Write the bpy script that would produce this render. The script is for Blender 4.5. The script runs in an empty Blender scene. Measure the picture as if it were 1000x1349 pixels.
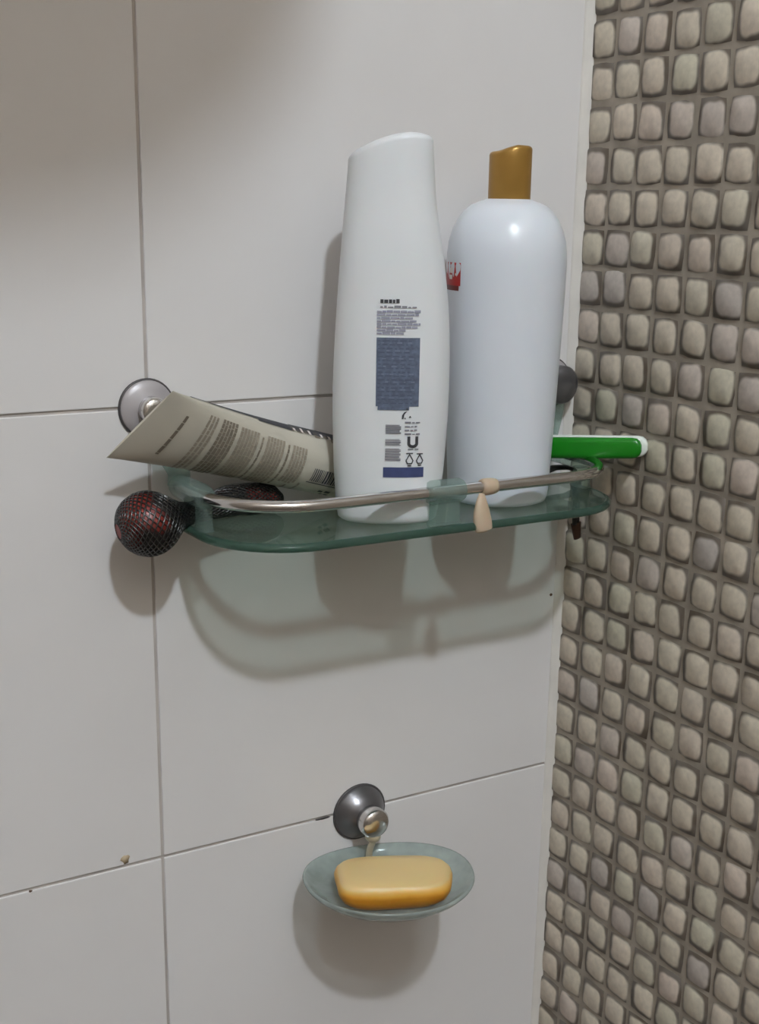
import bpy, bmesh, math, random
from mathutils import Vector, Matrix
random.seed(7)
D = bpy.data
scene = bpy.context.scene
COL = scene.collection
Z0 = 1.40            # the mosaic's reference line stands this high above the floor
PI = math.pi

# ------------------------------------------------------------------ camera
cam_d = D.cameras.new('camera'); cam = D.objects.new('camera', cam_d); COL.objects.link(cam)
cam_d.sensor_fit = 'VERTICAL'; cam_d.sensor_height = 36.0; cam_d.sensor_width = 36.0
cam_d.lens = 46.945; cam_d.shift_x = -0.02048; cam_d.shift_y = 0.08175
cam_d.clip_start = 0.02; cam_d.clip_end = 30
CX = Vector((0.850819, -0.525111, 0.019121)); CY = Vector((0.131811, 0.248511, 0.959619)); CZ = Vector((-0.508658, -0.813942, 0.280653))
M = Matrix((CX, CY, CZ)).transposed().to_4x4(); M.translation = Vector((-0.574223, -0.706532, -0.088692 + Z0))
cam.matrix_world = M
scene.camera = cam
# ------------------------------------------------------------------ world, light, exposure
w = D.worlds.new('world'); scene.world = w; w.use_nodes = True
w.node_tree.nodes['Background'].inputs[0].default_value = (0.6, 0.6, 0.6, 1); w.node_tree.nodes['Background'].inputs[1].default_value = 0.3
LAMP = Vector((-0.72, -1.85, 1.68)); LAMP_R = 0.055; LAMP_STRENGTH = 1060.0
vs = scene.view_settings
vs.view_transform = 'Standard'; vs.look = 'None'; vs.exposure = 0.0; vs.gamma = 1.0; vs.use_curve_mapping = False
ROOM = (-1.40, -2.60, 1.80)      # left wall x, rear wall y, ceiling z (above the reference line)

# ------------------------------------------------------------------ materials
def lin(c):
    return tuple(((v / 255) / 12.92 if v / 255 <= 0.04045 else ((v / 255 + 0.055) / 1.055) ** 2.4) for v in c)
class NT:
    def __init__(s, name):
        s.m = D.materials.new(name); s.m.use_nodes = True; s.t = s.m.node_tree; s.n = s.t.nodes
        s.b = s.n['Principled BSDF']; s.out = s.n['Material Output']
    def new(s, kind, **kw):
        n = s.n.new(kind)
        for k, v in kw.items():
            if k in n.inputs: n.inputs[k].default_value = v
            else: setattr(n, k, v)
        return n
    def link(s, a, b): s.t.links.new(a, b)
    def set(s, **kw):
        for k, v in kw.items():
            s.b.inputs[k.replace('_', ' ')].default_value = v
    def ramp(s, fac, stops):
        r = s.new('ShaderNodeValToRGB'); e = r.color_ramp.elements
        while len(e) < len(stops): e.new(0.5)
        for el, (p, c) in zip(e, stops): el.position = p; el.color = (*c, 1)
        s.link(fac, r.inputs['Fac']); return r
def plain(name, rgb, rough=0.4, metal=0.0, var=0.06, scale=60.0, bump=0.0, spec=0.5, sss=0.0, coat=0.0):
    k = NT(name); c = lin(rgb)
    tc = k.new('ShaderNodeTexCoord'); no = k.new('ShaderNodeTexNoise'); no.inputs['Scale'].default_value = scale; no.inputs['Detail'].default_value = 3
    k.link(tc.outputs['Object'], no.inputs['Vector'])
    r = k.ramp(no.outputs['Fac'], [(0.3, tuple(v * (1 - var) for v in c)), (0.7, tuple(min(1, v * (1 + var)) for v in c))])
    k.link(r.outputs['Color'], k.b.inputs['Base Color'])
    k.set(Roughness=rough, Metallic=metal, Specular_IOR_Level=spec)
    if sss: k.set(Subsurface_Weight=sss, Subsurface_Scale=0.006); 
    if coat: k.set(Coat_Weight=coat, Coat_Roughness=0.15)
    if bump:
        bp = k.new('ShaderNodeBump'); bp.inputs['Strength'].default_value = bump; bp.inputs['Distance'].default_value = 0.001
        k.link(no.outputs['Fac'], bp.inputs['Height']); k.link(bp.outputs['Normal'], k.b.inputs['Normal'])
    return k.m
def glass(name, tint, rough=0.03, milk=0.0, milk_col=(200, 215, 210), ior=1.45):
    """thin tinted glass or clear plastic: tinted see-through body under a Fresnel gloss, optionally milky"""
    k = NT(name); k.n.remove(k.b)
    tr = k.new('ShaderNodeBsdfTransparent'); tr.inputs['Color'].default_value = (*tint, 1)
    gl = k.new('ShaderNodeBsdfGlossy'); gl.inputs['Roughness'].default_value = rough
    geo = k.new('ShaderNodeNewGeometry'); dt = k.new('ShaderNodeVectorMath', operation='DOT_PRODUCT'); k.link(geo.outputs['Incoming'], dt.inputs[0]); k.link(geo.outputs['Normal'], dt.inputs[1])
    ab = k.new('ShaderNodeMath', operation='ABSOLUTE'); k.link(dt.outputs['Value'], ab.inputs[0])
    om = k.new('ShaderNodeMath', operation='SUBTRACT'); om.inputs[0].default_value = 1.0; k.link(ab.outputs[0], om.inputs[1])
    pw = k.new('ShaderNodeMath', operation='POWER'); k.link(om.outputs[0], pw.inputs[0]); pw.inputs[1].default_value = 5.0
    f0 = ((ior - 1) / (ior + 1)) ** 2
    fr = k.new('ShaderNodeMath', operation='MULTIPLY_ADD'); k.link(pw.outputs[0], fr.inputs[0]); fr.inputs[1].default_value = 1 - f0; fr.inputs[2].default_value = f0
    body = tr.outputs[0]
    if milk:
        di = k.new('ShaderNodeBsdfDiffuse'); di.inputs['Color'].default_value = (*lin(milk_col), 1)
        tl = k.new('ShaderNodeBsdfTranslucent'); tl.inputs['Color'].default_value = (*lin(milk_col), 1)
        a = k.new('ShaderNodeMixShader'); a.inputs[0].default_value = 0.45; k.link(di.outputs[0], a.inputs[1]); k.link(tl.outputs[0], a.inputs[2])
        b = k.new('ShaderNodeMixShader'); k.link(body, b.inputs[1]); k.link(a.outputs[0], b.inputs[2])
        tc = k.new('ShaderNodeTexCoord'); no = k.new('ShaderNodeTexNoise'); no.inputs['Scale'].default_value = 70
        k.link(tc.outputs['Object'], no.inputs['Vector'])
        mr = k.new('ShaderNodeMapRange'); mr.inputs['From Min'].default_value = 0.3; mr.inputs['From Max'].default_value = 0.7
        mr.inputs['To Min'].default_value = milk * 0.8; mr.inputs['To Max'].default_value = min(1, milk * 1.2)
        k.link(no.outputs['Fac'], mr.inputs['Value']); k.link(mr.outputs[0], b.inputs[0]); body = b.outputs[0]
    mx = k.new('ShaderNodeMixShader'); k.link(fr.outputs[0], mx.inputs[0]); k.link(body, mx.inputs[1]); k.link(gl.outputs[0], mx.inputs[2])
    k.link(mx.outputs[0], k.out.inputs['Surface']); return k.m

def tile_white():
    k = NT('glazed_white_tile')
    geo = k.new('ShaderNodeNewGeometry'); no = k.new('ShaderNodeTexNoise'); no.inputs['Scale'].default_value = 5; no.inputs['Detail'].default_value = 4
    k.link(geo.outputs['Position'], no.inputs['Vector'])
    r = k.ramp(no.outputs['Fac'], [(0.3, lin((219, 215, 213))), (0.7, lin((226, 223, 222)))])
    k.link(r.outputs['Color'], k.b.inputs['Base Color']); k.set(Roughness=0.32, Specular_IOR_Level=0.4)
    n2 = k.new('ShaderNodeTexNoise'); n2.inputs['Scale'].default_value = 18
    k.link(geo.outputs['Position'], n2.inputs['Vector'])
    bp = k.new('ShaderNodeBump'); bp.inputs['Strength'].default_value = 0.08; bp.inputs['Distance'].default_value = 0.002
    k.link(n2.outputs['Fac'], bp.inputs['Height']); k.link(bp.outputs['Normal'], k.b.inputs['Normal'])
    return k.m
def tile_mosaic(joined=False):
    k = NT('tumbled_stone_mosaic'); geo = k.new('ShaderNodeNewGeometry')
    if joined:      # many stones in one mesh: their own coordinates and variation come as attributes
        LOC = k.new('ShaderNodeAttribute', attribute_name='stone_co').outputs['Vector']; RND = k.new('ShaderNodeAttribute', attribute_name='stone_rnd').outputs['Fac']
    else:
        LOC = k.new('ShaderNodeTexCoord').outputs['Object']; RND = k.new('ShaderNodeObjectInfo').outputs['Random']
    # every stone has its own off-centre pale face inside a dark brown border
    wn = k.new('ShaderNodeTexWhiteNoise'); wn.noise_dimensions = '1D'; k.link(RND, wn.inputs['W'])
    sub = k.new('ShaderNodeVectorMath', operation='SUBTRACT'); k.link(wn.outputs['Color'], sub.inputs[0]); sub.inputs[1].default_value = (0.5, 0.5, 0.5)
    sc = k.new('ShaderNodeVectorMath', operation='SCALE'); sc.inputs['Scale'].default_value = 0.0030; k.link(sub.outputs[0], sc.inputs[0])
    no = k.new('ShaderNodeTexNoise'); no.inputs['Scale'].default_value = 48; k.link(geo.outputs['Position'], no.inputs['Vector'])
    s2 = k.new('ShaderNodeVectorMath', operation='SUBTRACT'); k.link(no.outputs['Color'], s2.inputs[0]); s2.inputs[1].default_value = (0.5, 0.5, 0.5)
    s3 = k.new('ShaderNodeVectorMath', operation='SCALE'); s3.inputs['Scale'].default_value = 0.006; k.link(s2.outputs[0], s3.inputs[0])
    a1 = k.new('ShaderNodeVectorMath', operation='ADD'); k.link(LOC, a1.inputs[0]); k.link(sc.outputs[0], a1.inputs[1])
    a2 = k.new('ShaderNodeVectorMath', operation='ADD'); k.link(a1.outputs[0], a2.inputs[0]); k.link(s3.outputs[0], a2.inputs[1])
    sep = k.new('ShaderNodeSeparateXYZ'); k.link(a2.outputs[0], sep.inputs[0])
    def m(op, a, b=None):
        n = k.new('ShaderNodeMath', operation=op)
        for i, v in enumerate((a, b)):
            if v is None: continue
            if isinstance(v, (int, float)): n.inputs[i].default_value = v
            else: k.link(v, n.inputs[i])
        return n.outputs[0]
    py = m('POWER', m('ABSOLUTE', m('DIVIDE', sep.outputs['Y'], 0.0108)), 4.0)
    pz = m('POWER', m('ABSOLUTE', m('DIVIDE', sep.outputs['Z'], 0.0108)), 4.0)
    r = m('POWER', m('ADD', py, pz), 0.25)
    mr = k.new('ShaderNodeMapRange', interpolation_type='SMOOTHSTEP'); k.link(r, mr.inputs['Value'])
    mr.inputs['From Min'].default_value = 0.77; mr.inputs['From Max'].default_value = 1.0
    base = k.ramp(RND, [(0.0, lin((206, 196, 178))), (0.35, lin((212, 199, 182))), (0.6, lin((200, 194, 174))), (0.8, lin((210, 195, 181))), (1.0, lin((186, 178, 171)))])
    n3 = k.new('ShaderNodeTexNoise'); n3.inputs['Scale'].default_value = 260; n3.inputs['Detail'].default_value = 4; k.link(geo.outputs['Position'], n3.inputs['Vector'])
    var = k.ramp(n3.outputs['Fac'], [(0.25, (0.86,) * 3), (0.75, (1.08,) * 3)])
    mu = k.new('ShaderNodeMix', data_type='RGBA', blend_type='MULTIPLY'); mu.inputs[0].default_value = 1
    k.link(base.outputs[0], mu.inputs[6]); k.link(var.outputs[0], mu.inputs[7])
    rim = k.ramp(no.outputs['Fac'], [(0.35, lin((92, 80, 68))), (0.65, lin((116, 108, 100)))])
    mx = k.new('ShaderNodeMix', data_type='RGBA'); k.link(mr.outputs[0], mx.inputs[0]); k.link(mu.outputs[2], mx.inputs[6]); k.link(rim.outputs[0], mx.inputs[7])
    k.link(mx.outputs[2], k.b.inputs['Base Color']); k.set(Roughness=0.42, Specular_IOR_Level=0.4)
    return k.m
MT = {}
MT['tile'] = tile_white()
MT['mosaic'] = tile_mosaic(); MT['mosaic_far'] = tile_mosaic(True)
MT['grout_white'] = plain('pale_grey_grout', (182, 174, 168), 0.8, var=0.2, scale=25)
MT['grout_brown'] = plain('brown_grey_grout', (156, 146, 133), 0.75, var=0.22, scale=45, bump=0.3)
MT['caulk'] = plain('off_white_sealant', (218, 213, 206), 0.5, var=0.06, scale=40, bump=0.3)
MT['paint'] = plain('white_ceiling_paint', (200, 192, 184), 0.8, scale=6)
MT['beige_wall'] = plain('beige_wall_tile', (152, 141, 130), 0.5, scale=4)
MT['floor'] = plain('brown_floor_tile', (110, 96, 84), 0.5, var=0.15, scale=8)
MT['chrome'] = plain('polished_chrome', (215, 212, 210), 0.16, metal=1.0, var=0.03)
MT['chrome_dull'] = plain('dulled_chrome', (118, 116, 118), 0.3, metal=0.75, var=0.06, scale=120)
MT['cup_rubber'] = plain('grey_suction_disc', (176, 170, 171), 0.4, metal=0.2, var=0.05)
MT['cup_edge'] = plain('dark_cup_rim', (70, 66, 66), 0.5)
MT['steel_cream'] = plain('pale_metal_bracket', (205, 196, 172), 0.3, metal=0.5)
MT['glass'] = glass('green_shelf_glass', (0.765, 0.86, 0.82), 0.04, milk=0.2, milk_col=(150, 178, 165))
MT['glass_edge'] = glass('green_glass_edge', (0.46, 0.62, 0.55), 0.05, milk=0.3, milk_col=(120, 150, 138))
MT['clear_green'] = glass('clear_greenish_plastic', (0.84, 0.92, 0.89), 0.06, milk=0.26, milk_col=(178, 198, 192))
MT['frosted'] = glass('frosted_dish_glass', (0.86, 0.91, 0.90), 0.1, milk=0.5, milk_col=(200, 210, 206), ior=1.45)
MT['white_plastic'] = plain('white_hdpe', (226, 228, 230), 0.36, var=0.015, scale=20, sss=0.05)
MT['white_plastic_b'] = plain('cool_white_hdpe', (222, 226, 233), 0.3, var=0.015, scale=20, sss=0.05)
MT['gold'] = plain('gold_cap_plastic', (168, 128, 62), 0.33, metal=0.45, var=0.05, scale=80)
MT['red'] = plain('red_label_print', (178, 34, 30), 0.4)
MT['dark_red'] = plain('dark_red_label_print', (110, 30, 24), 0.4)
MT['ink_white'] = plain('white_print', (225, 215, 210), 0.5)
MT['ink_navy'] = plain('navy_print', (62, 72, 112), 0.5, var=0.1, scale=300)
MT['ink_slate'] = plain('slate_blue_print', (92, 102, 122), 0.5, var=0.22, scale=420)
MT['ink_slate_dark'] = plain('dark_slate_letters', (78, 86, 106), 0.5, var=0.1)
MT['ink_slate_light'] = plain('light_slate_letters', (112, 122, 140), 0.5, var=0.1)
MT['ink_lilac'] = plain('lilac_grey_print', (150, 150, 166), 0.5, var=0.08, scale=300)
MT['ink_black'] = plain('black_print', (60, 60, 64), 0.5)
MT['ink_grey'] = plain('grey_print', (128, 128, 136), 0.5, var=0.08, scale=300)
MT['tube'] = plain('warm_white_tube', (188, 182, 168), 0.38, var=0.03, scale=40)
MT['ink_brown'] = plain('brown_grey_tube_print', (146, 136, 121), 0.5, var=0.1, scale=300)
MT['ink_umber'] = plain('umber_tube_print', (122, 112, 98), 0.5, var=0.1, scale=300)
MT['net_black'] = plain('black_netting', (20, 18, 18), 0.25, var=0.2, spec=0.8)
MT['green'] = plain('green_plastic', (20, 122, 20), 0.35, var=0.04, scale=30)
MT['white_edge'] = plain('white_plastic_edge', (226, 232, 224), 0.4)
MT['latex'] = plain('beige_rubber', (190, 170, 146), 0.5, var=0.06, sss=0.25)
MT['strap'] = plain('black_strap', (26, 24, 22), 0.4, var=0.2)
MT['strap_tip'] = plain('dark_brown_strap_tip', (66, 40, 26), 0.4, var=0.2)
MT['stain'] = plain('yellow_brown_stain', (190, 170, 140), 0.6, var=0.12, scale=200)
MT['chip'] = plain('brown_chip', (96, 70, 52), 0.7, var=0.2)
def soap_mat():
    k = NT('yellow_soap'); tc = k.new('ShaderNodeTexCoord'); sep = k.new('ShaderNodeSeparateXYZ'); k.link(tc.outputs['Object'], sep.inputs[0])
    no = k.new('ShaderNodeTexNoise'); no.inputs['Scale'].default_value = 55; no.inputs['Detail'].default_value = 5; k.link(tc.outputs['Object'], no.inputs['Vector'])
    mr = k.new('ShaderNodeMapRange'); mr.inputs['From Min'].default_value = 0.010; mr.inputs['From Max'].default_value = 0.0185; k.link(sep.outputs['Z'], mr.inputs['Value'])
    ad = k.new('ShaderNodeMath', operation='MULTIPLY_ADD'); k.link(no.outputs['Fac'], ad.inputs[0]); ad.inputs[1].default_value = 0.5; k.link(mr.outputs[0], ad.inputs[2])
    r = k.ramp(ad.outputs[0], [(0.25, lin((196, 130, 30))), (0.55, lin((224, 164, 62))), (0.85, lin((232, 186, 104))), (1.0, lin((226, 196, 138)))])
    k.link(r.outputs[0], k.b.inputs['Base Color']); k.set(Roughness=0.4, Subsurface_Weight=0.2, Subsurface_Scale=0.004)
    return k.m
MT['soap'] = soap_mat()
def pouch_mat():
    k = NT('red_and_black_cloth'); tc = k.new('ShaderNodeTexCoord')
    no = k.new('ShaderNodeTexNoise'); no.inputs['Scale'].default_value = 38; no.inputs['Detail'].default_value = 1; k.link(tc.outputs['Object'], no.inputs['Vector'])
    sep = k.new('ShaderNodeSeparateXYZ'); k.link(tc.outputs['Object'], sep.inputs[0])
    def rng(o_, a, b, c, d):
        n = k.new('ShaderNodeMapRange'); k.link(o_, n.inputs[0])
        for i_, v_ in enumerate((a, b, c, d)): n.inputs[i_ + 1].default_value = v_
        return n.outputs[0]
    s1 = k.new('ShaderNodeMath', operation='ADD'); k.link(rng(sep.outputs['X'], -.072, -.052, .20, -.09), s1.inputs[0]); k.link(rng(sep.outputs['Z'], -.006, .012, -.08, .10), s1.inputs[1])
    s2 = k.new('ShaderNodeMath', operation='ADD'); k.link(s1.outputs[0], s2.inputs[0]); k.link(no.outputs['Fac'], s2.inputs[1])
    r = k.ramp(s2.outputs[0], [(0.50, lin((20, 17, 17))), (0.56, lin((110, 28, 20))), (0.7, lin((140, 44, 32)))])
    k.link(r.outputs[0], k.b.inputs['Base Color']); k.set(Roughness=0.35)
    return k.m
MT['pouch'] = pouch_mat()
def emit(name, col, s):
    k = NT(name); k.n.remove(k.b); e = k.new('ShaderNodeEmission'); e.inputs[0].default_value = (*col, 1); e.inputs[1].default_value = s
    k.link(e.outputs[0], k.out.inputs[0]); return k.m
MT['bulb'] = emit('lit_bulb', (0.845, 0.955, 1.05), LAMP_STRENGTH)

# ------------------------------------------------------------------ object helpers
BASE = {}
def tag(o, label, cat, group=None):
    o['label'] = label; o['category'] = cat
    if group: o['group'] = group
    return o
def thing(name, base, label=None, cat=None, group=None):
    o = D.objects.new(name, None); o.empty_display_size = 0.01; COL.objects.link(o)
    o.location = Vector(base) + Vector((0, 0, Z0)); BASE[o] = Vector(base)
    if label: tag(o, label, cat, group)
    return o
def mesh(name, verts, faces, mats, parent=None, base=(0, 0, 0), smooth=True, mi=None, angle=None):
    """verts in room coordinates; the object's origin sits at its parent's base (or at base)"""
    b = BASE[parent] if parent else Vector(base)
    me = D.meshes.new(name); me.from_pydata([tuple(Vector(v) - b) for v in verts], [], faces)
    for m in (mats if isinstance(mats, (list, tuple)) else [mats]): me.materials.append(MT[m])
    bm = bmesh.new(); bm.from_mesh(me); bmesh.ops.recalc_face_normals(bm, faces=bm.faces)
    if angle:
        for e in bm.edges:
            if len(e.link_faces) == 2 and e.calc_face_angle(0) > angle: e.smooth = False
    bm.to_mesh(me); bm.free()
    if mi:
        for p, i in zip(me.polygons, mi): p.material_index = i
    me.polygons.foreach_set('use_smooth', [smooth] * len(me.polygons)); me.update()
    o = D.objects.new(name, me); COL.objects.link(o); BASE[o] = b
    if parent: o.parent = parent
    else: o.location = b + Vector((0, 0, Z0))
    return o
def rings(rs, closed=True, cap0=True, cap1=True):
    """loft a list of equal-length vertex rings"""
    n = len(rs[0]); v = [p for r in rs for p in r]; f = []
    for i in range(len(rs) - 1):
        for j in range(n if closed else n - 1):
            k = (j + 1) % n
            f.append((i * n + j, i * n + k, (i + 1) * n + k, (i + 1) * n + j))
    if cap0: f.append(tuple(range(n))[::-1])
    if cap1: f.append(tuple((len(rs) - 1) * n + j for j in range(n)))
    return v, f
def lathe(prof, origin, axis=(0, 0, 1), n=32):
    """prof: (radius, height along axis)"""
    a = Vector(axis).normalized(); u = a.orthogonal().normalized(); w_ = a.cross(u); o = Vector(origin)
    return rings([[o + a * h + (u * math.cos(2 * PI * j / n) + w_ * math.sin(2 * PI * j / n)) * max(r, 1e-5) for j in range(n)] for r, h in prof])
def frames(path):
    P = [Vector(p) for p in path]; T = []
    for i in range(len(P)): T.append((P[min(i + 1, len(P) - 1)] - P[max(i - 1, 0)]).normalized())
    u = T[0].orthogonal().normalized(); out = []
    for p, t in zip(P, T):
        u = (u - t * u.dot(t)).normalized(); out.append((p, t, u, t.cross(u)))
    return out
def sweep(path, rad, n=14, flat=1.0, up=None):
    rs = []
    for i, (p, t, u, v_) in enumerate(frames(path)):
        if up is not None:
            v_ = (Vector(up) - t * Vector(up).dot(t)).normalized(); u = v_.cross(t)
        r = rad(i / (len(path) - 1)) if callable(rad) else rad
        rs.append([p + u * math.cos(2 * PI * j / n) * r + v_ * math.sin(2 * PI * j / n) * r * flat for j in range(n)])
    return rings(rs)
def bez(pts, n):
    """Catmull-Rom through the points"""
    P = [Vector(p) for p in pts]; P = [P[0] * 2 - P[1]] + P + [P[-1] * 2 - P[-2]]; out = []
    for i in range(1, len(P) - 2):
        for k in range(n):
            t = k / n; a, b, c, d = P[i - 1:i + 3]
            out.append(0.5 * ((2 * b) + (c - a) * t + (2 * a - 5 * b + 4 * c - d) * t * t + (3 * b - a - 3 * c + d) * t ** 3))
    return out + [P[-2]]
def box(x0, x1, y0, y1, z0, z1, bev=0.0, seg=2):
    bm = bmesh.new(); bmesh.ops.create_cube(bm, size=1)
    for v in bm.verts: v.co = Vector((x0 + (v.co.x + .5) * (x1 - x0), y0 + (v.co.y + .5) * (y1 - y0), z0 + (v.co.z + .5) * (z1 - z0)))
    if bev: bmesh.ops.bevel(bm, geom=bm.edges[:], offset=bev, segments=seg, profile=0.5, affect='EDGES')
    v = [x.co.copy() for x in bm.verts]; f = [tuple(q.index for q in p.verts) for p in bm.faces]; bm.free(); return v, f
def joinvf(*parts):
    V_, F_ = [], []
    for v, f in parts:
        o = len(V_); V_ += list(v); F_ += [tuple(i + o for i in q) for q in f]
    return V_, F_
def structure(o): o['kind'] = 'structure'; return o

# ------------------------------------------------------------------ the room
XL, YR, ZC = ROOM; ZF = -Z0; T = 0.08
GB = 0.0011          # joints lie this far behind the face of the white tiles
wall_back = structure(mesh('wall_back', *box(XL, T, GB, T, ZF, ZC), 'grout_white', smooth=False))
wall_right = structure(mesh('wall_right', *box(0.0, T, YR, GB, ZF, ZC), 'grout_brown', smooth=False))
structure(mesh('wall_left', *box(XL - T, XL, YR, T, ZF, ZC), 'beige_wall', smooth=False))
structure(mesh('wall_rear', *box(XL - T, T, YR - T, YR, ZF, ZC), 'beige_wall', smooth=False))
structure(mesh('ceiling', *box(XL - T, T, YR - T, T, ZC, ZC + T), 'paint', smooth=False))
structure(mesh('floor', *box(XL - T, T, YR - T, T, ZF - T, ZF), 'floor', smooth=False))
# large white tiles, stack bonded, slightly uneven
JX, JZ, TH, TW = -0.3015, -0.1995, 0.2775, 0.46
gj = 0.0009
k = 0
for iz in range(-8, 7):
    z1 = JZ + iz * TH; z0 = z1 - TH
    z0, z1 = max(z0, ZF + 0.002), min(z1, ZC - 0.002)
    if z1 - z0 < 0.02: continue
    for x0, x1 in ((JX, -0.003), (JX - TW, JX), (XL, JX - TW)):
        dy = random.uniform(-0.00012, 0.00012)
        v, f = box(x0 + gj, x1 - gj, dy, GB + 0.001, z0 + gj, z1 - gj, 0.0006, 2)
        mesh('wall_tile', v, f, 'tile', wall_back, smooth=False)
# sealant bead down the inside corner
v, f = rings([[(-0.006, -0.0002, z), (-0.0045, -0.0009, z), (-0.0025, -0.0022, z), (-0.0004, -0.0042, z), (0.0005, -0.0042, z), (0.0005, 0.0008, z), (-0.006, 0.0008, z)]
             for z in [ZF + i * (ZC - ZF) / 60 for i in range(61)]])
v = [Vector(p) + Vector((random.uniform(-3e-4, 3e-4), random.uniform(-2e-4, 2e-4), 0)) for p in v]
structure(mesh('trim_1', v, f, 'caulk'))

# mosaic: one stone per cell of 25 mm; those in view one by one, the rest of the wall joined
P = 0.025; OFF = 0.0042
def stone(seed):
    r = random.Random(seed); n = 12; rs = []
    jj = [r.uniform(-0.0005, 0.0005) for _ in range(n)]
    ox, oz = r.uniform(-.0006, .0006), r.uniform(-.0006, .0006)
    for half, ex, x, jit in ((0.0114, 12.0, 0.0003, 0.25), (0.0104, 6.0, -0.0008, 0.6)):
        ring = []
        for j in range(n):
            a = 2 * PI * (j + 0.5) / n; c, s = math.cos(a), math.sin(a); q = (abs(c) ** ex + abs(s) ** ex) ** (-1 / ex)
            h = half + jj[j] * jit
            ring.append((x, c * q * h + ox * (x < 0), s * q * h + oz * (x < 0)))
        rs.append(ring)
    v, f = rings(rs, cap0=False, cap1=False)
    v.append((-0.0013, ox, oz)); c = len(v) - 1
    f += [(n + j, n + (j + 1) % n, c) for j in range(n)]
    return v, f
STONES = []
for s in range(10):
    v, f = stone(s); me = D.meshes.new('mosaic_tile'); me.from_pydata(v, [], f); me.materials.append(MT['mosaic'])
    bm = bmesh.new(); bm.from_mesh(me); bmesh.ops.recalc_face_normals(bm, faces=bm.faces); bm.to_mesh(me); bm.free()
    if me.polygons[-1].normal.x > 0: me.flip_normals()
    me.polygons.foreach_set('use_smooth', [True] * len(me.polygons)); STONES.append(me)
fv, ff, fl, fr_ = [], [], [], []
rr = random.Random(3)
cells = []
for j in range(-70, 55):
    for c in range(0, 104):
        y, z = -(c + 0.5) * P, -(j + 0.5) * P
        if not (ZF + 0.01 < z < ZC - 0.01) or y < YR + 0.012: continue
        inview = -2 <= j <= 27 and c <= 5.8 + (j + 2) * 0.105
        loc = Vector((rr.uniform(-0.0003, 0.0003), y - 0.0 + rr.uniform(-.0005, .0005), z + rr.uniform(-.0005, .0005)))
        rx = rr.uniform(-0.05, 0.05) + rr.choice((0, PI / 2, PI, -PI / 2)); si = rr.randrange(10)
        if c == 0: loc.y -= 0.0008
        if inview:
            o = D.objects.new('mosaic_tile', STONES[si]); COL.objects.link(o); o.parent = wall_right; o.location = loc - BASE[wall_right]
            o.rotation_euler = (rx, 0, 0)
        else:
            me = STONES[si]; ca, sa = math.cos(rx), math.sin(rx); b = len(fv); rnd_ = rr.random()
            for vv in me.vertices:
                x_, y_, z_ = vv.co; fv.append((loc.x + x_, loc.y + y_ * ca - z_ * sa, loc.z + y_ * sa + z_ * ca)); fl += (x_, y_, z_); fr_.append(rnd_)
            ff += [tuple(q + b for q in p_.vertices) for p_ in me.polygons]
me = D.meshes.new('mosaic_tile'); me.from_pydata(fv, [], ff); me.materials.append(MT['mosaic_far'])
me.attributes.new('stone_co', 'FLOAT_VECTOR', 'POINT').data.foreach_set('vector', fl)
me.attributes.new('stone_rnd', 'FLOAT', 'POINT').data.foreach_set('value', fr_)
me.polygons.foreach_set('use_smooth', [True] * len(me.polygons)); me.update()
o = D.objects.new('mosaic_tile', me); COL.objects.link(o); o.parent = wall_right; o['kind'] = 'stuff'
# marks on the white wall
def blob(name, x, z, rx, rz, mat, seed):
    r = random.Random(seed); n = 14; ring = []; 
    for j in range(n):
        a = 2 * PI * j / n; q = r.uniform(0.7, 1.15); ring.append((x + math.cos(a) * rx * q, -0.0004, z + math.sin(a) * rz * q))
    ring0 = [(p[0], 0.0, p[2]) for p in ring]
    v, f = rings([ring0, ring], cap0=False)
    mesh(name, v, f, mat, wall_back)
blob('stain', -0.3256, -0.4722, 0.0030, 0.0030, 'stain', 1)
blob('stain', -0.3839, -0.4778, 0.0010, 0.0008, 'chip', 2)
blob('chip', -0.0085, -0.3485, 0.0013, 0.0010, 'chip', 3)
blob('stain', -0.189, -0.4772, 0.0060, 0.0009, 'cup_edge', 4)

# ------------------------------------------------------------------ ceiling lamp and added shadow caster (above the frame)
lamp = thing('ceiling_lamp', (LAMP.x, LAMP.y, ZC), 'round white ceiling lamp with a lit globe', 'lamp')
mesh('lamp_base', *lathe([(0.0, 0.0), (0.06, 0.0), (0.06, -0.012), (0.05, -0.02), (0.0, -0.02)], (LAMP.x, LAMP.y, ZC)), 'white_edge', lamp)
mesh('globe', *lathe([(LAMP_R * math.sin(PI * i / 14), LAMP.z - ZC + LAMP_R * math.cos(PI * i / 14)) for i in range(15)], (LAMP.x, LAMP.y, ZC), n=24), 'bulb', lamp)
sh = Vector((-0.520, -0.540, 0.568))  # unseen disc, added and sized to cast the soft shadow at upper left
show = thing('shadow_caster', sh, 'unseen round chrome disc on a long wall arm, added to shade the upper wall', 'shadow caster')
mesh('caster_disc', *lathe([(0.0, 0.0), (0.165, 0.0), (0.168, 0.004), (0.165, 0.009), (0.05, 0.016), (0.018, 0.03), (0.0, 0.03)], sh, n=48), 'chrome', show)
arm = bez([sh + Vector((0, 0, 0.028)), sh + Vector((0.003, 0, 0.045)), sh + Vector((0.03, 0, 0.062)), sh + Vector((0.2, 0, 0.066)), (0.0, sh.y, sh.z + 0.066)], 6)
mesh('caster_arm', *sweep(arm, 0.011, 14), 'chrome', show)
mesh('flange', *lathe([(0.0, 0.0), (0.03, 0.0), (0.028, 0.006), (0.014, 0.010), (0.0, 0.010)], (0.0, sh.y, sh.z + 0.066), (-1, 0, 0)), 'chrome', show)

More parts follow.
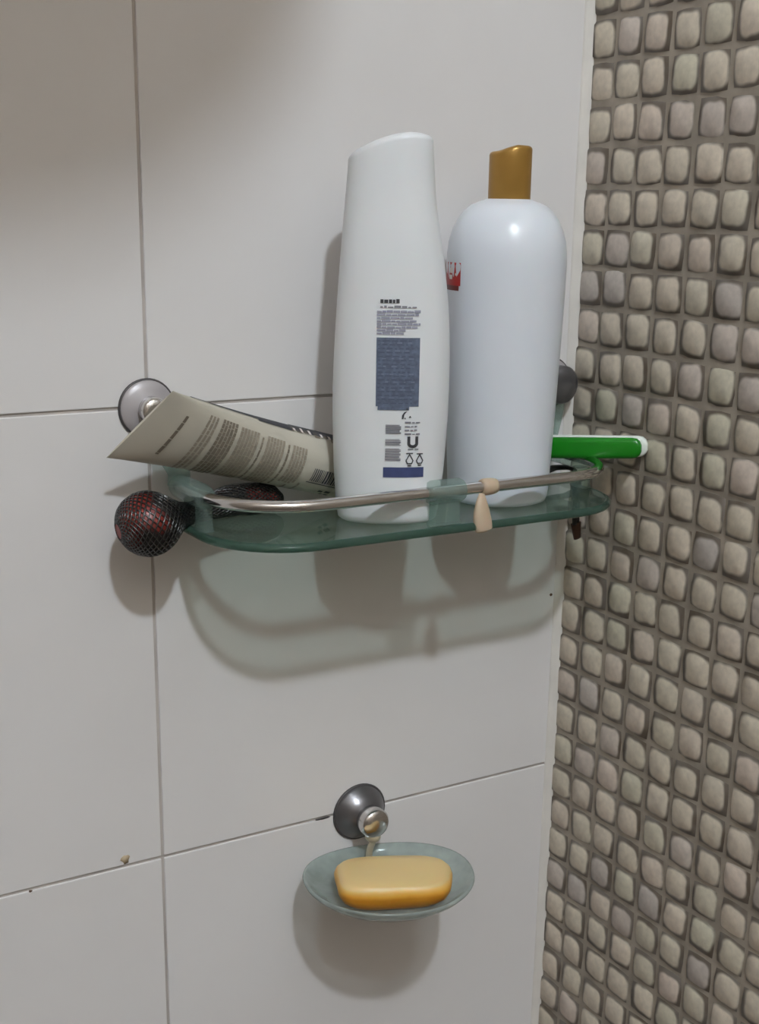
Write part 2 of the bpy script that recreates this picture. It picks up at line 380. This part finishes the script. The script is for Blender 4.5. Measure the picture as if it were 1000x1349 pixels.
# ------------------------------------------------------------------ the glass shelf
PZ, PT = -0.2620, 0.0042                      # top of the plate, thickness
SX0, SX1, SY0, SY1 = -0.293, -0.020, -0.099, -0.005
def dshape(x0, x1, y0, y1, r, n=10):
    """open path: back left -> front left corner -> front right corner -> back right"""
    p = [(x0, y1)]
    for i in range(1, 7): p.append((x0, y1 + (y0 + r - y1) * i / 7))
    for i in range(n + 1):
        a = PI + (PI / 2) * i / n; p.append((x0 + r + math.cos(a) * r, y0 + r + math.sin(a) * r))
    for i in range(1, 16): p.append((x0 + r + (x1 - x0 - 2 * r) * i / 16, y0))
    for i in range(n + 1):
        a = 1.5 * PI + (PI / 2) * i / n; p.append((x1 - r + math.cos(a) * r, y0 + r + math.sin(a) * r))
    for i in range(1, 8): p.append((x1, y0 + r + (y1 - y0 - r) * i / 7))
    return p
shelf = thing('glass_shelf', (-0.1565, 0.0, PZ - PT), 'green-tinted glass shelf with chrome guard rail fixed by suction cups to white tiles', 'shelf')
out = dshape(SX0, SX1, SY0, SY1, 0.048); ins = dshape(SX0 + .0007, SX1 - .0007, SY0 + .0007, SY1 - .0007, 0.0475)
rs = [[(x, y, PZ - PT) for x, y in ins], [(x, y, PZ - PT + .0007) for x, y in out], [(x, y, PZ - .0007) for x, y in out], [(x, y, PZ) for x, y in ins]]
v, f = rings(rs); nq = len(f) - 2
mesh('glass_plate', v, f, ['glass', 'glass_edge'], shelf, mi=[1] * nq + [0, 0], angle=0.5)
rim_path = dshape(SX0 + .0012, SX1 - .0012, SY0 + .0012, SY1, 0.0472)
mesh('plate_rim', *sweep([(x, y, PZ - PT * .5) for x, y in rim_path], 0.0025, 14, 0.9), 'glass_edge', shelf)
RZ, RY = -0.2432, -0.0915
rp = dshape(-0.2885, -0.0245, RY, -0.010, 0.047)
mesh('guard_rail', *sweep([(x, y, RZ) for x, y in rp], 0.0034, 14), 'chrome', shelf)
# bracket clips: a clear sleeve round the rail and a post down to the plate
def clip(c, along, half, post=None, shift=0.0):
    a = Vector(along).normalized(); c = Vector(c); u = Vector((0, 0, 1)); o_ = a.cross(u)
    rs = []
    for t, r in ((-1, .0036), (-1, .0060), (-.8, .0070), (.8, .0070), (1, .0060), (1, .0036)):
        rs.append([c + a * half * t + (u * math.sin(2 * PI * j / 20) + o_ * math.cos(2 * PI * j / 20)) * r for j in range(20)])
    s1 = rings(rs)
    pv, pf = [], []
    rs = []
    for z in (RZ - 0.0055, RZ - 0.009, PZ + 0.003, PZ + 0.0003):
        e = 1.0 if z > PZ + 0.002 else 1.15
        ring = []
        for j in range(20):
            q = 2 * PI * j / 20; cc, ss = math.cos(q), math.sin(q); m_ = (abs(cc) ** 5 + abs(ss) ** 5) ** -0.2
            p = c + a * shift + a * (post or half * 0.82) * e * cc * m_ + o_ * 0.0036 * e * ss * m_; ring.append((p.x, p.y, z))
        rs.append(ring)
    return joinvf(s1, rings(rs))
mesh('rail_clip', *clip((-0.1615, RY, RZ), (1, 0, 0), 0.0112), 'clear_green', shelf, angle=0.6)
mesh('rail_clip', *clip((-0.2885, -0.0285, RZ), (0, -1, 0), 0.0190, .0060, .0165), 'clear_green', shelf, angle=0.6)
mesh('rail_clip', *clip((-0.0245, -0.0285, RZ), (0, -1, 0), 0.0190, .0060, .0165), 'clear_green', shelf, angle=0.6)
def suction_cup(x, z, root, disc_r, dome, knob, mat_disc, mat_knob='chrome'):
    o_ = Vector((x, 0.0, z)); ax = (0, -1, 0)
    g = mesh('suction_cup', *lathe([(0.0, 0.0), (disc_r, 0.0), (disc_r, 0.0012), (disc_r * 0.93, 0.0030), (disc_r * 0.72, dome * 0.62), (disc_r * 0.5, dome * 0.9), (disc_r * 0.3, dome), (0.0, dome)], o_, ax, 40), mat_disc, root)
    mesh('cup_rim', *lathe([(disc_r * 0.97, 0.0), (disc_r * 1.04, 0.0), (disc_r * 1.05, 0.0008), (disc_r * 1.0, 0.0018), (disc_r * 0.96, 0.0016)], o_, ax, 40), 'cup_edge', root)
    kk, kr = knob
    mesh('knob', *lathe([(0.0, dome * 0.9), (kr * 0.8, dome * 0.9), (kr, dome + 0.002), (kr, dome + kk * 0.75), (kr * 0.85, dome + kk * 0.93), (kr * 0.4, dome + kk), (0.0, dome + kk)], o_, ax, 32), mat_knob, root)
for cxp, edge in ((-0.3022, -0.2885), (-0.0190, -0.0245)):
    suction_cup(cxp, -0.2000, shelf, 0.0160, 0.0060, (0.0095, 0.0078) if cxp < -.1 else (0.0110, 0.0125), 'cup_rubber', 'chrome' if cxp < -.1 else 'chrome_dull')
    # drop bracket from the knob to the end of the rail
    pth = bez([(cxp, -0.0095, -0.204), (cxp + (edge - cxp) * .35, -0.0098, -0.219), (edge, -0.0100, -0.234), (edge, -0.0102, RZ)], 5)
    mesh('drop_bracket', *sweep(pth, 0.0068, 14, 0.3, up=(0, 1, 0)), 'clear_green', shelf)

# ------------------------------------------------------------------ tall flat white bottle
TH1 = math.radians(-31); B1 = Vector((-0.1830, -0.0640, PZ)); E1 = Vector((math.cos(TH1), math.sin(TH1), 0)); N1 = Vector((math.sin(TH1), -math.cos(TH1), 0)); N1 = Vector((E1.y, -E1.x, 0))
if N1.y > 0: N1 = -N1
# height above base, left half-width, right half-width, half-thickness
PROF1 = [(0.0, .0265, .0262, .0165), (.002, .0283, .0281, .0183), (.010, .0296, .0297, .0200), (.030, .0308, .0318, .0212), (.055, .0316, .0333, .0218), (.080, .0316, .0338, .0218), (.100, .0307, .0335, .0214),
         (.120, .0296, .0322, .0208), (.140, .0283, .0298, .0198), (.160, .0267, .0264, .0184), (.180, .0250, .0232, .0168), (.202, .0234, .0208, .0158)]
def prof1(h):
    for a, b in zip(PROF1, PROF1[1:]):
        if h <= b[0]:
            t = max(0, (h - a[0]) / (b[0] - a[0])); return [a[i] + (b[i] - a[i]) * t for i in (1, 2, 3)]
    return list(PROF1[-1][1:])
def b1pt(h, ang, grow=0.0):
    L, R_, Tt = prof1(h); c, s = math.cos(ang), math.sin(ang); m_ = (abs(c) ** 2.5 + abs(s) ** 2.5) ** (-1 / 2.5)
    hw = R_ if c > 0 else L
    return B1 + E1 * ((hw + grow) * c * m_) + N1 * ((Tt + grow) * s * m_) + Vector((0, 0, h))
bottle1 = thing('lotion_bottle', B1, 'tall flat white bottle with blue-grey printed back label standing on glass shelf', 'bottle')
hs = [0, .0008, .002, .005, .010, .02, .03, .045, .06, .075, .09, .105, .12, .135, .1440, .1450]
n1 = 48
rs = [[b1pt(h, 2 * PI * j / n1, -.0012 if i == 0 else (-.0004 if i == 1 else 0)) for j in range(n1)] for i, h in enumerate(hs)]
mesh('bottle_body', *rings(rs), 'white_plastic', bottle1, angle=0.8)
# cap: sloping domed top, higher on the right
def cslope(p):
    x = max(-1.0, min(1.0, (p - B1).dot(E1) / 0.0225)); t = (x + 1) / 2
    return 0.0108 * (1 - (1 - min(1.0, t / 0.75)) ** 1.7) - 0.0008 * max(0.0, t - 0.75) * 4
rs = []
for h in (.1450, .1454, .1460, .150, .156, .163, .170, .177, .184, .190, .196):
    q = max(0.0, (h - .174) / .022)
    rs.append([(lambda p: p + Vector((0, 0, cslope(p) * q)))(b1pt(h, 2 * PI * j / n1)) for j in range(n1)])
top = rs[-1]; cen = B1 + Vector((0, 0, .196))
for q, dz in ((.992, .0010), (.965, .0020), (.90, .0029), (.75, .0036), (.5, .0040), (.25, .0041), (.03, .0041)):
    ring = []
    for p in top:
        d = p - cen; d.z = 0; pp_ = cen + d * q; ring.append(pp_ + Vector((0, 0, dz + cslope(pp_))))
    rs.append(ring)
mesh('flip_cap', *rings(rs), 'white_plastic', bottle1, angle=1.0)
def b1_front(u, h, g=0.00025):
    """u: metres to the right of the middle of the front face"""
    u += .0013; L, R_, Tt = prof1(h); hw = R_ if u > 0 else L; t = min(0.98, abs(u) / hw)
    d = Tt * (1 - t ** 2.5) ** (1 / 2.5)
    return B1 + E1 * u + N1 * (d + g) + Vector((0, 0, h))
def patch(fn, u0, u1, h0, h1, g=0.00025, skew=0.0, nu=None, nh=None):
    nu = nu or max(1, int(abs(u1 - u0) / 0.004)); nh = nh or max(1, int(abs(h1 - h0) / 0.006))
    v = [fn(u0 + (u1 - u0) * i / nu, h0 + (h1 - h0) * k_ / nh + skew * (u0 + (u1 - u0) * i / nu), g) for k_ in range(nh + 1) for i in range(nu + 1)]
    f = [(k_ * (nu + 1) + i, k_ * (nu + 1) + i + 1, (k_ + 1) * (nu + 1) + i + 1, (k_ + 1) * (nu + 1) + i) for k_ in range(nh) for i in range(nu)]
    return v, f
def poly(fn, pts, g=0.00035):
    return [fn(u, h, g) for u, h in pts], [tuple(range(len(pts)))]
r5 = random.Random(11)
def words(fn, u0, u1, h, th, g, rnd, wmin=.0012, wmax=.0036, gap=.0006, skew=0.0):
    parts = []; u = u0
    while u < u1 - .0008:
        e = min(u1, u + rnd.uniform(wmin, wmax)); parts.append(patch(fn, u, e, h, h + th * rnd.uniform(.6, 1.1), g, skew)); u = e + gap
    return joinvf(*parts)
SK = 0.0
LU0, LU1 = -.0078, .0150      # label edges
mesh('label_heading', *words(b1_front, LU0 + .001, .0035, .1228, .0022, .0004, r5, .0012, .0022, .0004), 'ink_black', bottle1)
mesh('label_heading', *joinvf(words(b1_front, LU0 + .001, .0128, .1203, .0012, .0004, r5)), 'ink_grey', bottle1)
parts = []
for i in range(8): parts.append(words(b1_front, LU0 - .0008, (.0150, .0140, .0118, .0138, .0150, .0143, .0070, .0060)[i], .1178 - i * .00165, .00128, .0004, r5, .002, .005, .0003))
mesh('label_text', *joinvf(*parts), 'ink_lilac', bottle1)
mesh('label_panel', *patch(b1_front, LU0 - .0008, LU1, .0675, .1046, .0003), 'ink_slate', bottle1)
mesh('label_panel', *patch(b1_front, LU0 + .0003, .0098, .0655, .0677, .0003), 'ink_slate', bottle1)
parts, parts2 = [], []
for i in range(17):
    h = .1026 - i * .0021
    parts.append(words(b1_front, LU0, LU1 - .001 - r5.random() * .004, h, .0008, .00045, r5, .001, .004, .0012))
    if i % 2: parts2.append(words(b1_front, LU0 + .001 + r5.random() * .004, LU1 - .002, h + .001, .0007, .0005, r5, .0008, .003, .003))
mesh('label_text', *joinvf(*parts), 'ink_slate_dark', bottle1)
mesh('label_text', *joinvf(*parts2), 'ink_slate_light', bottle1)
parts = []                                                     # barcode laid on its side, in groups
h = .0575
for gh in ((.0575, 5), (.0495, 5), (.0443, 9)):
    h = gh[0]
    for i in range(gh[1]):
        th = r5.choice((.0003, .0005, .0008)); parts.append(patch(b1_front, LU0 + .0048, .0048 + (.0008 if i % 3 else 0), h - th, h, .0004)); h -= th + r5.choice((.0003, .0004))
mesh('barcode', *joinvf(*parts), 'ink_grey', bottle1)
parts = []
for i in range(4): parts.append(words(b1_front, .0076, .0160 - (i % 3) * .0008, .0583 - i * .0021, .0009, .0004, r5))
mesh('label_text', *joinvf(*parts), 'ink_grey', bottle1)
# arrow emblem, the U mark and two recycling marks
mesh('label_mark', *joinvf(poly(b1_front, [(.0058, .0606), (.0068, .0606), (.0072, .0630), (.0088, .0650), (.0072, .0645), (.0060, .0628)]), poly(b1_front, [(.0072, .0606), (.0082, .0606), (.0075, .0618)]), poly(b1_front, [(.0096, .0614), (.0112, .0614), (.0104, .0626)]), poly(b1_front, [(.0082, .0656), (.0092, .0656), (.0090, .0668), (.0084, .0668)])), 'ink_black', bottle1)
def stroke(fn, pts, w_, g=.0004):
    parts = []
    for (a, b), (c, d) in zip(pts, pts[1:]):
        L = math.hypot(c - a, d - b) + 1e-9; nx, ny = -(d - b) / L * w_ / 2, (c - a) / L * w_ / 2; ex, ey = (c - a) / L * w_ * .3, (d - b) / L * w_ * .3
        parts.append(poly(fn, [(a - nx - ex, b - ny - ey), (c - nx + ex, d - ny + ey), (c + nx + ex, d + ny + ey), (a + nx - ex, b + ny - ey)], g))
    return joinvf(*parts)
ub = [(.0100, .0506)] + [(.0122 - .0022 * math.cos(PI * i / 10), .0472 - .0018 * math.sin(PI * i / 10)) for i in range(11)] + [(.0144, .0506)]
mesh('letter_mark', *stroke(b1_front, ub, .0016), 'ink_black', bottle1)
mesh('label_text', *words(b1_front, .0096, .0154, .0436, .0007, .0004, r5), 'ink_grey', bottle1)
def recyc(u, h, s):
    p = [(u, h + s * 1.5), (u - s * .8, h), (u - s * .5, h - s * .7), (u + s * .5, h - s * .7), (u + s * .8, h), (u, h + s * 1.5)]
    return joinvf(stroke(b1_front, p, .0006), stroke(b1_front, [(u - s * .7, h + s * 1.7), (u + s * .7, h + s * 1.7)], .0006), stroke(b1_front, [(u - s * .35, h - s * 1.2), (u + s * .35, h - s * 1.2)], .0007))
mesh('recycling_mark', *recyc(.0106, .0375, .0024), 'ink_black', bottle1)
mesh('recycling_mark', *recyc(.0162, .0375, .0022), 'ink_black', bottle1)
mesh('label_band', *patch(b1_front, LU0 + .0038, .0185, .0280, .0337, .0003), 'ink_navy', bottle1)

# ------------------------------------------------------------------ round white bottle with gold cap
B2 = Vector((-0.0930, -0.0475, PZ))
bottle2 = thing('shampoo_bottle', B2, 'round-shouldered white bottle with gold disc-top cap standing on glass shelf', 'bottle')
R2 = 0.0355
pr2 = [(0.0, 0.0), (.0275, 0.0), (.0296, .0008), (.0306, .003), (.0312, .008), (.0322, .03), (.0333, .06), (.0343, .09), (.0352, .12), (.0355, .140), (.0353, .147), (.0344, .154), (.0325, .1605), (.0298, .1662), (.0262, .1710), (.0220, .1745), (.0175, .1764), (.0152, .1770), (.0140, .1774), (.0136, .1778), (0.0, .1778)]
mesh('bottle_body', *lathe(pr2, B2, n=64), 'white_plastic_b', bottle2, angle=1.0)
CR = 0.0124
cz0, cz1 = .1775, .2022
rs = []
nn = 40
def capdir(j): a = 2 * PI * j / nn; return CXY * math.cos(a) + CN * math.sin(a)
CXY = Vector((CX.x, CX.y, 0)).normalized(); CN = Vector((-CXY.y, CXY.x, 0))
for r, h in ((.0110, cz0), (CR - .0003, cz0), (CR, cz0 + .0008), (CR, cz1 - .001)):
    rs.append([B2 + capdir(j) * r + Vector((0, 0, h)) for j in range(nn)])
def topz(x): return 0.0034 * max(0.0, min(1.0, (x / CR + .55) / 0.8)) ** 0.8
for q, dz in ((1.0, 0.0), (.96, .0012), (.86, .0019), (.6, .0022), (.3, .0023), (.02, .0023)):
    ring = []
    for j in range(nn):
        d = capdir(j) * CR * q; ring.append(B2 + d + Vector((0, 0, cz1 + dz + topz(d.dot(CXY)))))
    rs.append(ring)
mesh('disc_cap', *rings(rs), 'gold', bottle2, angle=0.7)
mesh('neck_ring', *lathe([(.0120, .1765), (.0136, .1768), (.0136, .1778), (.0120, .1780)], B2, n=40), 'white_plastic_b', bottle2)
def b2_side(a, h, g=.0003):
    r = .0352 + g; return B2 + (CXY * math.cos(a) + (-CN) * math.sin(a)) * r + Vector((0, 0, h))
A0 = PI - math.radians(38)
mesh('red_label', *patch(b2_side, A0, PI + 0.9, .1290, .1420, .0003, nu=10, nh=2), 'red', bottle2)
mesh('red_label_foot', *patch(b2_side, A0 + .04, PI + 0.9, .1262, .1290, .0003, nu=10, nh=1), 'dark_red', bottle2)
mesh('label_letters', *joinvf(patch(b2_side, A0 + .21, A0 + .32, .1360, .1390, .0006, nu=2, nh=1), patch(b2_side, A0 + .23, A0 + .34, .1325, .1350, .0006, nu=2, nh=1), patch(b2_side, A0 + .09, A0 + .14, .1347, .1361, .0006, nu=1, nh=1)), 'ink_white', bottle2)

# ------------------------------------------------------------------ squeezed tube leaning over the shelf
CA = Vector((-0.3350, -0.0240, -0.2214)); CB = Vector((-0.3065, -0.0500, -0.1840))       # lower and upper end of the crimp
K0 = (CA + CB) / 2; K1 = Vector((-0.1830, -0.0212, -0.2415)); TR = 0.0178
SPN = (K1 - K0); TL = SPN.length; SD = SPN.normalized()
U0 = (CB - CA).normalized(); HW = (CB - CA).length / 2
V0 = SD.cross(U0).normalized(); 
if V0.y > 0: V0 = -V0
Uc = (U0 - SD * U0.dot(SD)).normalized()
def tube_pt(s, ang, g=0.0):
    """s 0 at the crimp, 1 at the shoulder; ang 0 = upper edge, 90 deg = label face"""
    e = min(1.0, s / 0.92); k_ = math.sin(e * PI / 2) ** 0.9
    hw = HW + (TR - HW) * k_; ht = 0.0007 + (TR - 0.0007) * k_
    uu = (U0 * (1 - min(1, s * 3)) + Uc * min(1, s * 3)).normalized()
    return K0 + SPN * s + uu * ((hw + g) * math.cos(ang)) + V0 * ((ht + g) * math.sin(ang))
tube = thing('cream_tube', (K1.x, K1.y, PZ), 'squeezed off-white tube with brown print lying on glass shelf, crimped end raised', 'tube')
nt = 40
mesh('tube_body', *rings([[tube_pt(s, 2 * PI * j / nt) for j in range(nt)] for s in [0, .015, .05, .1, .16, .22, .3, .38, .46, .54, .62, .7, .78, .86, .93, 1.0]]), 'tube', tube, angle=1.2)
mesh('cap', *lathe([(0.0, 0.0), (TR * .98, 0.0), (TR, .001), (TR, .014), (TR * .94, .016), (0.0, .016)], K1, SD, 32), 'white_edge', tube)
def tf(a, s, g=.0003): return tube_pt(s, a, g)
rd = math.radians
def tl(s0, s1, a0, a1, g=.0003): return patch(tf, rd(a0), rd(a1), s0, s1, g, nu=max(2, int(abs(a1 - a0) / 6)), nh=max(1, int((s1 - s0) / .05)))
# paragraphs run along the crimp direction; a0 is the upper edge side
r6 = random.Random(5)
def para(s0, rows, a0, a1, pitch=.0165, th=.010, mat='ink_brown', ragged=14):
    parts = []
    for i in range(rows):
        a = a0; end = a1 - (r6.random() * ragged if i == rows - 1 else 0)
        while a < end - 2:
            e = min(end, a + r6.uniform(5, 14)); parts.append(tl(s0 + i * pitch, s0 + i * pitch + th, a, e)); a = e + 1.2
    mesh('tube_print', *joinvf(*parts), mat, tube)
para(.12, 1, 52, 132, th=.012, mat='ink_umber')
para(.215, 3, 34, 156, mat='ink_brown')
para(.28, 5, 32, 158, mat='ink_umber', pitch=.015, th=.0115)
para(.368, 6, 34, 158, mat='ink_brown', pitch=.0145, th=.0115)
para(.466, 1, 40, 146, mat='ink_umber', th=.008)
para(.49, 6, 34, 156, mat='ink_brown', pitch=.0142, th=.0112)
para(.588, 1, 38, 134, mat='ink_umber', th=.009)
para(.612, 5, 36, 112, mat='ink_brown', pitch=.0145, th=.011)
para(.655, 1, 118, 156, mat='ink_umber', th=.009)
para(.70, 1, 104, 156, mat='ink_brown', th=.010)
s_ = .735
parts = []
while s_ < .88:
    wd = r6.choice((.003, .005, .008)); parts.append(tl(s_, s_ + wd, 66, 92)); s_ += wd + r6.choice((.003, .0045))
parts.append(tl(.725, .90, 95, 97))
mesh('barcode', *joinvf(*parts), 'ink_black', tube)
mesh('tube_mark', *joinvf(tl(.815, .835, 112, 119), tl(.845, .87, 110, 118), tl(.835, .85, 124, 130), tl(.86, .88, 123, 131)), 'ink_black', tube)
# dark artwork of the other face showing along the top edge
mesh('tube_artwork', *joinvf(tl(.10, .45, -16, -2), tl(.45, .62, -18, 4), tl(.62, .95, -30, 0)), 'ink_black', tube)
parts = [tl(s, s + .025, r6.uniform(-14, -4), r6.uniform(0, 9)) for s in [.6, .64, .68, .73, .77, .81, .86, .9]]
mesh('tube_artwork', *joinvf(*parts), 'ink_umber', tube)
mesh('tube_artwork', *joinvf(*[tl(s, s + .012, -12 + r6.random() * 8, 2, .0006) for s in (.62, .66, .70, .76, .80, .84, .89)]), 'ink_white', tube)

# ------------------------------------------------------------------ black and red net pouch
pp = bez([(-0.3335, -0.034, -0.2600), (-0.3260, -0.034, -0.2588), (-0.3140, -0.0335, -0.2572), (-0.3010, -0.031, -0.2560), (-0.286, -0.026, -0.2556), (-0.262, -0.021, -0.2525), (-0.245, -0.020, -0.2530), (-0.229, -0.020, -0.2550)], 12)
def prad(t):
    ks = [(0, .0042), (.03, .0082), (.067, .0113), (.143, .0150), (.214, .0174), (.256, .0178), (.30, .0174), (.352, .0156), (.396, .0128), (.429, .0100), (.476, .0072), (.571, .0056), (.64, .0070), (.714, .0085), (.857, .0086), (.95, .0075), (1, .003)]
    for a, b in zip(ks, ks[1:]):
        if t <= b[0]: return a[1] + (b[1] - a[1]) * (t - a[0]) / (b[0] - a[0])
    return ks[-1][1]
pouch = thing('net_pouch', (-0.26, -0.022, PZ), 'black and red mesh bath pouch bulging out past shelf end beneath tube', 'bath pouch')
mesh('pouch_filling', *sweep(pp, prad, 28, 0.96), 'pouch', pouch)
# netting: diagonal threads round the pouch
fr = frames(pp); NP = len(pp); threads = []
for sgn in (1, -1):
    for k_ in range(22):
        line = []
        for i in range(0, NP):
            t = i / (NP - 1); ii = min(NP - 2, int(t * (NP - 1))); q = t * (NP - 1) - ii
            p, tt, u, v_ = fr[ii]; p2, t2, u2, v2 = fr[ii + 1]
            a = 2 * PI * k_ / 22 + sgn * t * 9.0; r = prad(t) + .0002
            c_ = p.lerp(p2, q); uu = u.lerp(u2, q); vv = v_.lerp(v2, q)
            line.append(c_ + uu * math.cos(a) * r + vv * math.sin(a) * r * .96)
        threads.append(sweep(line, 0.00055, 4))
mesh('netting', *joinvf(*threads), 'net_black', pouch)

# ------------------------------------------------------------------ green handle, strap and beige band
G0 = Vector((-0.056, -0.010, -0.2390)); G1 = Vector((-0.0045, -0.0785, -0.2325)); gd = (G1 - G0).normalized(); gu = Vector((0, 0, 1)); gs = gd.cross(gu).normalized(); gu = gs.cross(gd)
if gs.y > 0: gs = -gs
def bar(a, b, hh, ht, off, n=24):
    rs = []
    L = (b - a).length
    for t, q in ((0, .2), (.0, .75), (.02, 1), (.5, 1.0), (.93, .96), (.965, .88), (.987, .66), (1.0, .3)):
        c = a + (b - a) * t + gs * off
        ring = []
        for j in range(n):
            an = 2 * PI * j / n; cc, ss = math.cos(an), math.sin(an); m_ = (abs(cc) ** 3.2 + abs(ss) ** 3.2) ** (-1 / 3.2)
            ring.append(c + gu * hh * q * cc * m_ + gs * ht * (0.5 + .5 * q) * ss * m_)
        rs.append(ring)
    return rings(rs)
gh = thing('plastic_handle', (-0.03, -0.045, RZ + .0035), 'green plastic handle with white edge jutting over the shelf end beside mosaic wall', 'handle')
mesh('green_grip', *bar(G0, G1, .0068, .0034, .0014), 'green', gh, angle=1.0)
mesh('white_back', *bar(G0 + gu * .0008, G1 + gd * .0032 + gu * .0006, .0070, .0030, -.0020), 'white_edge', gh, angle=1.0)
sp = bez([(-0.050, -0.024, -0.2585), (-0.040, -0.028, -0.2530), (-0.030, -0.026, -0.2520), (-0.0165, -0.027, -0.2545), (-0.0150, -0.029, -0.268), (-0.0145, -0.030, -0.291)], 5)
st = thing('hanging_strap', (-0.035, -0.026, PZ), 'narrow black strap with brown tip hanging between shelf end and mosaic', 'strap')
mesh('strap_band', *sweep(sp, 0.0042, 12, 0.4, up=(0, 0, 1)), 'strap', st)
mesh('strap_tip', *sweep(bez([(-0.0145, -0.030, -0.290), (-0.0135, -0.030, -0.2955), (-0.0120, -0.0295, -0.3010)], 4), lambda t: .0042 - .0012 * t, 12, 0.5, up=(0, 1, 0)), 'strap_tip', st)

bd = thing('rubber_band', (-0.132, RY, RZ), 'beige rubber loop wrapped round chrome rail and hanging in front of shelf', 'rubber band')
mesh('wrap', *lathe([(.0033, -.0050), (.0043, -.0050), (.0049, -.0030), (.0050, 0.0), (.0047, .0032), (.0042, .0052), (.0033, .0052)], (-0.1318, RY, RZ), (1, .0, .0), 24), 'latex', bd)
mesh('drop', *sweep(bez([(-0.1385, RY - .0035, RZ - .0030), (-0.1400, RY - .0058, RZ - .0085), (-0.1402, RY - .0066, RZ - .0150), (-0.1396, RY - .0074, RZ - .0205), (-0.1390, RY - .0080, RZ - .0245)], 5),
                    lambda t: .0018 + .0042 * math.sin(min(1, t * 1.15 + .02) * PI * .62) - (.0042 if t > .99 else .0008 if t > .93 else 0), 18, 0.55, up=(0, 1, 0)), 'latex', bd)

# ------------------------------------------------------------------ soap dish and soap
dish = thing('soap_dish', (-0.1635, 0.0, -0.5120), 'frosted glass soap dish held by a chrome suction cup on white tiles', 'soap dish')
suction_cup(-0.1622, -0.4785, dish, 0.0190, 0.0125, (0.0125, 0.0102), 'chrome_dull')
DC = Vector((-0.1705, -0.0530, -0.5030)); DA, DB = 0.0565, 0.0485
DU = Vector((math.cos(-0.35), math.sin(-0.35), 0)); DV = Vector((-DU.y, DU.x, 0))
def dring(q, dz, grow=0.0):
    ring = []
    for j in range(64):
        a = 2 * PI * j / 64; c, s = math.cos(a), math.sin(a); m_ = (abs(c) ** 2.15 + abs(s) ** 2.15) ** (-1 / 2.15)
        wob = 0.975 + 0.015 * math.sin(3 * a + .7)
        ring.append(DC + DU * (DA * q * c * m_ * wob) + DV * (DB * q * s * m_ * wob) + Vector((0, 0, dz + 0.0012 * math.sin(2 * a + .5) * q * q)))
    return ring
rs = [dring(.02, -.0100), dring(.3, -.0100), dring(.62, -.0096), (dring(.80, -.0075)), dring(.92, -.0030), dring(.985, .0006), dring(1.0, .0022), dring(.992, .0034), dring(.965, .0030), dring(.90, -.0002), dring(.79, -.0043), dring(.62, -.0063), dring(.3, -.0066), dring(.02, -.0066)]
mesh('dish_bowl', *rings(rs), 'frosted', dish)
ck = Vector((-0.1622, -0.0235, -0.4785))
mesh('hook', *sweep(bez([(-0.1622, -0.0190, -0.4840), (-0.1625, -0.0192, -0.4920), (-0.1640, -0.0180, -0.4990), (-0.1650, -0.0185, -0.5070)], 5), 0.0032, 12, 0.7), 'steel_cream', dish)
mesh('collar', *lathe([(0.0, .0), (.0040, .0), (.0052, .0015), (.0052, .0040), (.0040, .0055), (0, .0055)], (-0.1622, -0.0190, -0.4915), (0, 0, 1), 20), 'steel_cream', dish)
SA = math.radians(-27); S1 = Vector((math.cos(SA), math.sin(SA), 0)); S2 = Vector((-math.sin(SA), math.cos(SA), 0))
SB = Vector((-0.1725, -0.0620, -0.5092))
soap = thing('soap_bar', SB, 'worn yellow bar of soap lying in frosted glass dish', 'soap')
rs = []
for q, z in ((.02, 0.0), (.55, 0.0), (.80, .0012), (.93, .0045), (.99, .0085), (1.0, .0120), (.97, .0150), (.91, .0172), (.86, .0180), (.6, .0186), (.3, .0188), (.02, .0188)):
    ring = []
    for j in range(56):
        a = 2 * PI * j / 56; c, s = math.cos(a), math.sin(a); m_ = (abs(c) ** 3.6 + abs(s) ** 3.6) ** (-1 / 3.6)
        wob = 1 + .018 * math.sin(3 * a + 1) + .012 * math.sin(5 * a)
        d = S1 * (0.0370 * q * c * m_ * wob) + S2 * (0.0235 * q * s * m_ * wob * (1 - .08 * c))
        lift = z + 0.0009 * math.sin(2 * a + .3) * (q if z > .01 else 0)
        ring.append(SB + d + Vector((0, 0, lift)))
    rs.append(ring)
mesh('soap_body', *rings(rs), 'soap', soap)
